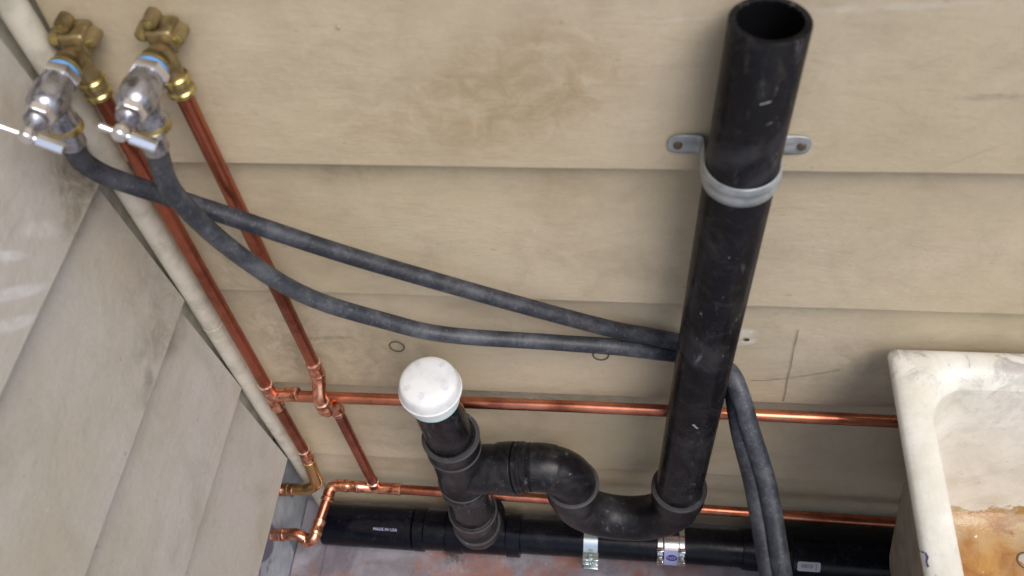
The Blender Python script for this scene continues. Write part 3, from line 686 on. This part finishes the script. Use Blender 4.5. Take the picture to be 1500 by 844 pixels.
ha = thing('hose', (.0478, -.087, .95), 'dark rubber washing machine hose from the left valve, passing under the other', 'hose', 'washing machine hoses')
hb = thing('hose', (.136, -.096, .95), 'blue-grey rubber washing machine hose sagging from the right valve, crossing on top', 'hose', 'washing machine hoses')
tube('hose_tube', spline(A_, 8), [(0, .0106), (.66, .0106), (.90, .0128), (-.0001, .0128)], 'hose', ha, 20); tube('hose_tube', spline(B_, 8), [(0, .0106), (.66, .0106), (.90, .0128), (-.0001, .0128)], 'hose_blue', hb, 20)
for par, P_ in ((ha, A_), (hb, B_)):
    p0, p1 = Vector(P_[0]), Vector(P_[1])
    lathe('ferrule', p0+Vector((0, 0, .002)), p1, [(0, .0120), (.001, .0142), (.008, .0142), (.009, .0128), (.020, .0126), (.022, .0118)], 'chrome', par, 24)

# ------------------------------------------------------------ old laundry sink
sink = thing('laundry_sink', (1.2, -.3, FZ), 'old white laundry sink with chipped rim and rust-brown stained basin', 'sink')
def rrect(x0, x1, y0, y1, r, n=8):
    out = []
    for cx, cy, a0 in ((x1-r, y1-r, 0), (x0+r, y1-r, 90), (x0+r, y0+r, 180), (x1-r, y0+r, 270)):
        for k in range(n+1):
            a = math.radians(a0+90*k/n); out.append((cx+r*math.cos(a), cy+r*math.sin(a)))
    return out
def loft(name, rings, mat, parent, cap=True, amp=.0015):
    vs, fs = [], []; m = None
    for (x0, x1, y0, y1, r, z) in rings:
        pts = rrect(x0, x1, y0, y1, r); m = len(pts)
        for p in pts:
            v = Vector((p[0], p[1], z)); vs.append(v+Vector((mnoise.noise(v*14), mnoise.noise(v*14+Vector((5, 0, 0))), mnoise.noise(v*11+Vector((0, 9, 0)))))*amp)
    for i in range(len(rings)-1):
        for k in range(m): k2 = (k+1) % m; fs.append((i*m+k, i*m+k2, (i+1)*m+k2, (i+1)*m+k))
    if cap: fs.append(tuple((len(rings)-1)*m+k for k in range(m)))
    return link(name, mesh(name, vs, fs), mat, parent, ang=60)
X1, Y0, Y1 = 1.50, -.62, -.006
ZR = .006
loft('rim', [(.952, X1-.04, Y0+.04, -.050, .011, .452), (.935, X1-.026, Y0+.026, -.032, .011, .462), (.9185, X1-.010, Y0+.010, -.0145, .011, .4745+ZR), (.9122, X1-.003, Y0+.003, -.0070, .011, .4835+ZR), (.9100, X1, Y0, -.0048, .011, .4895+ZR), (.9108, X1-.001, Y0+.001, -.0055, .011, .4945+ZR), (.9140, X1-.004, Y0+.004, -.0085, .011, .4985+ZR),
              (.921, X1-.010, Y0+.010, -.016, .016, .5010+ZR), (.932, X1-.02, Y0+.02, -.026, .028, .5015+ZR), (.942, X1-.03, Y0+.03, -.036, .036, .4995+ZR), (.9500, X1-.04, Y0+.04, -.045, .045, .4945+ZR), (.9560, X1-.046, Y0+.046, -.052, .050, .484)], 'enamel', sink, cap=False)
bas = [(.9560, X1-.046, Y0+.046, -.052, .050, .484)]
for k in range(1, 9):
    f = k/8; bas.append((.9560+.046*f, X1-.046-.046*f, Y0+.046+.046*f, -.052-.028*f, .05+.01*f, .484-.300*f))
bas += [(1.006, X1-.096, Y0+.096, -.084, .06, .172), (1.014, X1-.104, Y0+.104, -.090, .06, .163), (1.026, X1-.116, Y0+.116, -.100, .06, .158)]
loft('basin', bas, 'enamel', sink, cap=False)
# floor of the basin: stained sheet
fl = []
def basin_floor():
    vs, fs = [], []; nx, ny = 46, 50; x0, x1, y0, y1 = 1.004, X1-.094, Y0+.094, -.081
    for j in range(ny+1):
        for i in range(nx+1):
            x = x0+(x1-x0)*i/nx; y = y0+(y1-y0)*j/ny; e = min(x-x0, x1-x, y-y0, y1-y)
            vs.append((x, y, .1650+.012*max(0, 1-e/.03)**2+mnoise.noise(Vector((x*22, y*22, 0)))*.0022+mnoise.noise(Vector((x*70, y*70, 0)))*.0008))
    for j in range(ny):
        for i in range(nx): fs.append((j*(nx+1)+i, j*(nx+1)+i+1, (j+1)*(nx+1)+i+1, (j+1)*(nx+1)+i))
    return link('basin_floor', mesh('basin_floor', vs, fs), 'rust', sink)
basin_floor()
dr = lathe('drain_ring', (1.165, -.150, .1650), (1.165, -.150, .3), [(0, .013), (.002, .0128), (.0025, .0115), (.001, .0108)], 'pencil', sink, 28, caps=False)
lathe('drain_plug', (1.165, -.150, .1640), (1.165, -.150, .3), [(0, .0108), (.0018, .010), (.0022, .006), (.0023, .001)], 'rustp', sink, 24)
loft('outer_shell', [(.9480, X1-.03, Y0+.03, -.040, .06, .455), (.956, X1-.036, Y0+.036, -.046, .075, .36), (.972, X1-.056, Y0+.056, -.054, .085, .22), (.985, X1-.08, Y0+.08, -.066, .09, .12), (1.002, X1-.10, Y0+.10, -.078, .09, .075), (1.03, X1-.13, Y0+.13, -.10, .08, .058)], 'sinkout', sink)
for x in (1.16, 1.36):
    for y in (-.2, -.5): link('leg', box_me('leg', (x-.015, y-.015, FZ), (x+.015, y+.015, .07), .002), 'galv', sink)
strip('marker_stroke', [(.9118, -.262, .486), (.9098, -.266, .4925), (.9100, -.2700, .4975), (.9116, -.2730, .5030)], .0024, (-.8, 0, .6), 'blueink', sink)
strip('marker_stroke', [(.9125, -.2735, .5040), (.9135, -.279, .5048), (.9120, -.284, .5040), (.9128, -.290, .5044)], .0028, (-.5, 0, .85), 'blueink', sink)
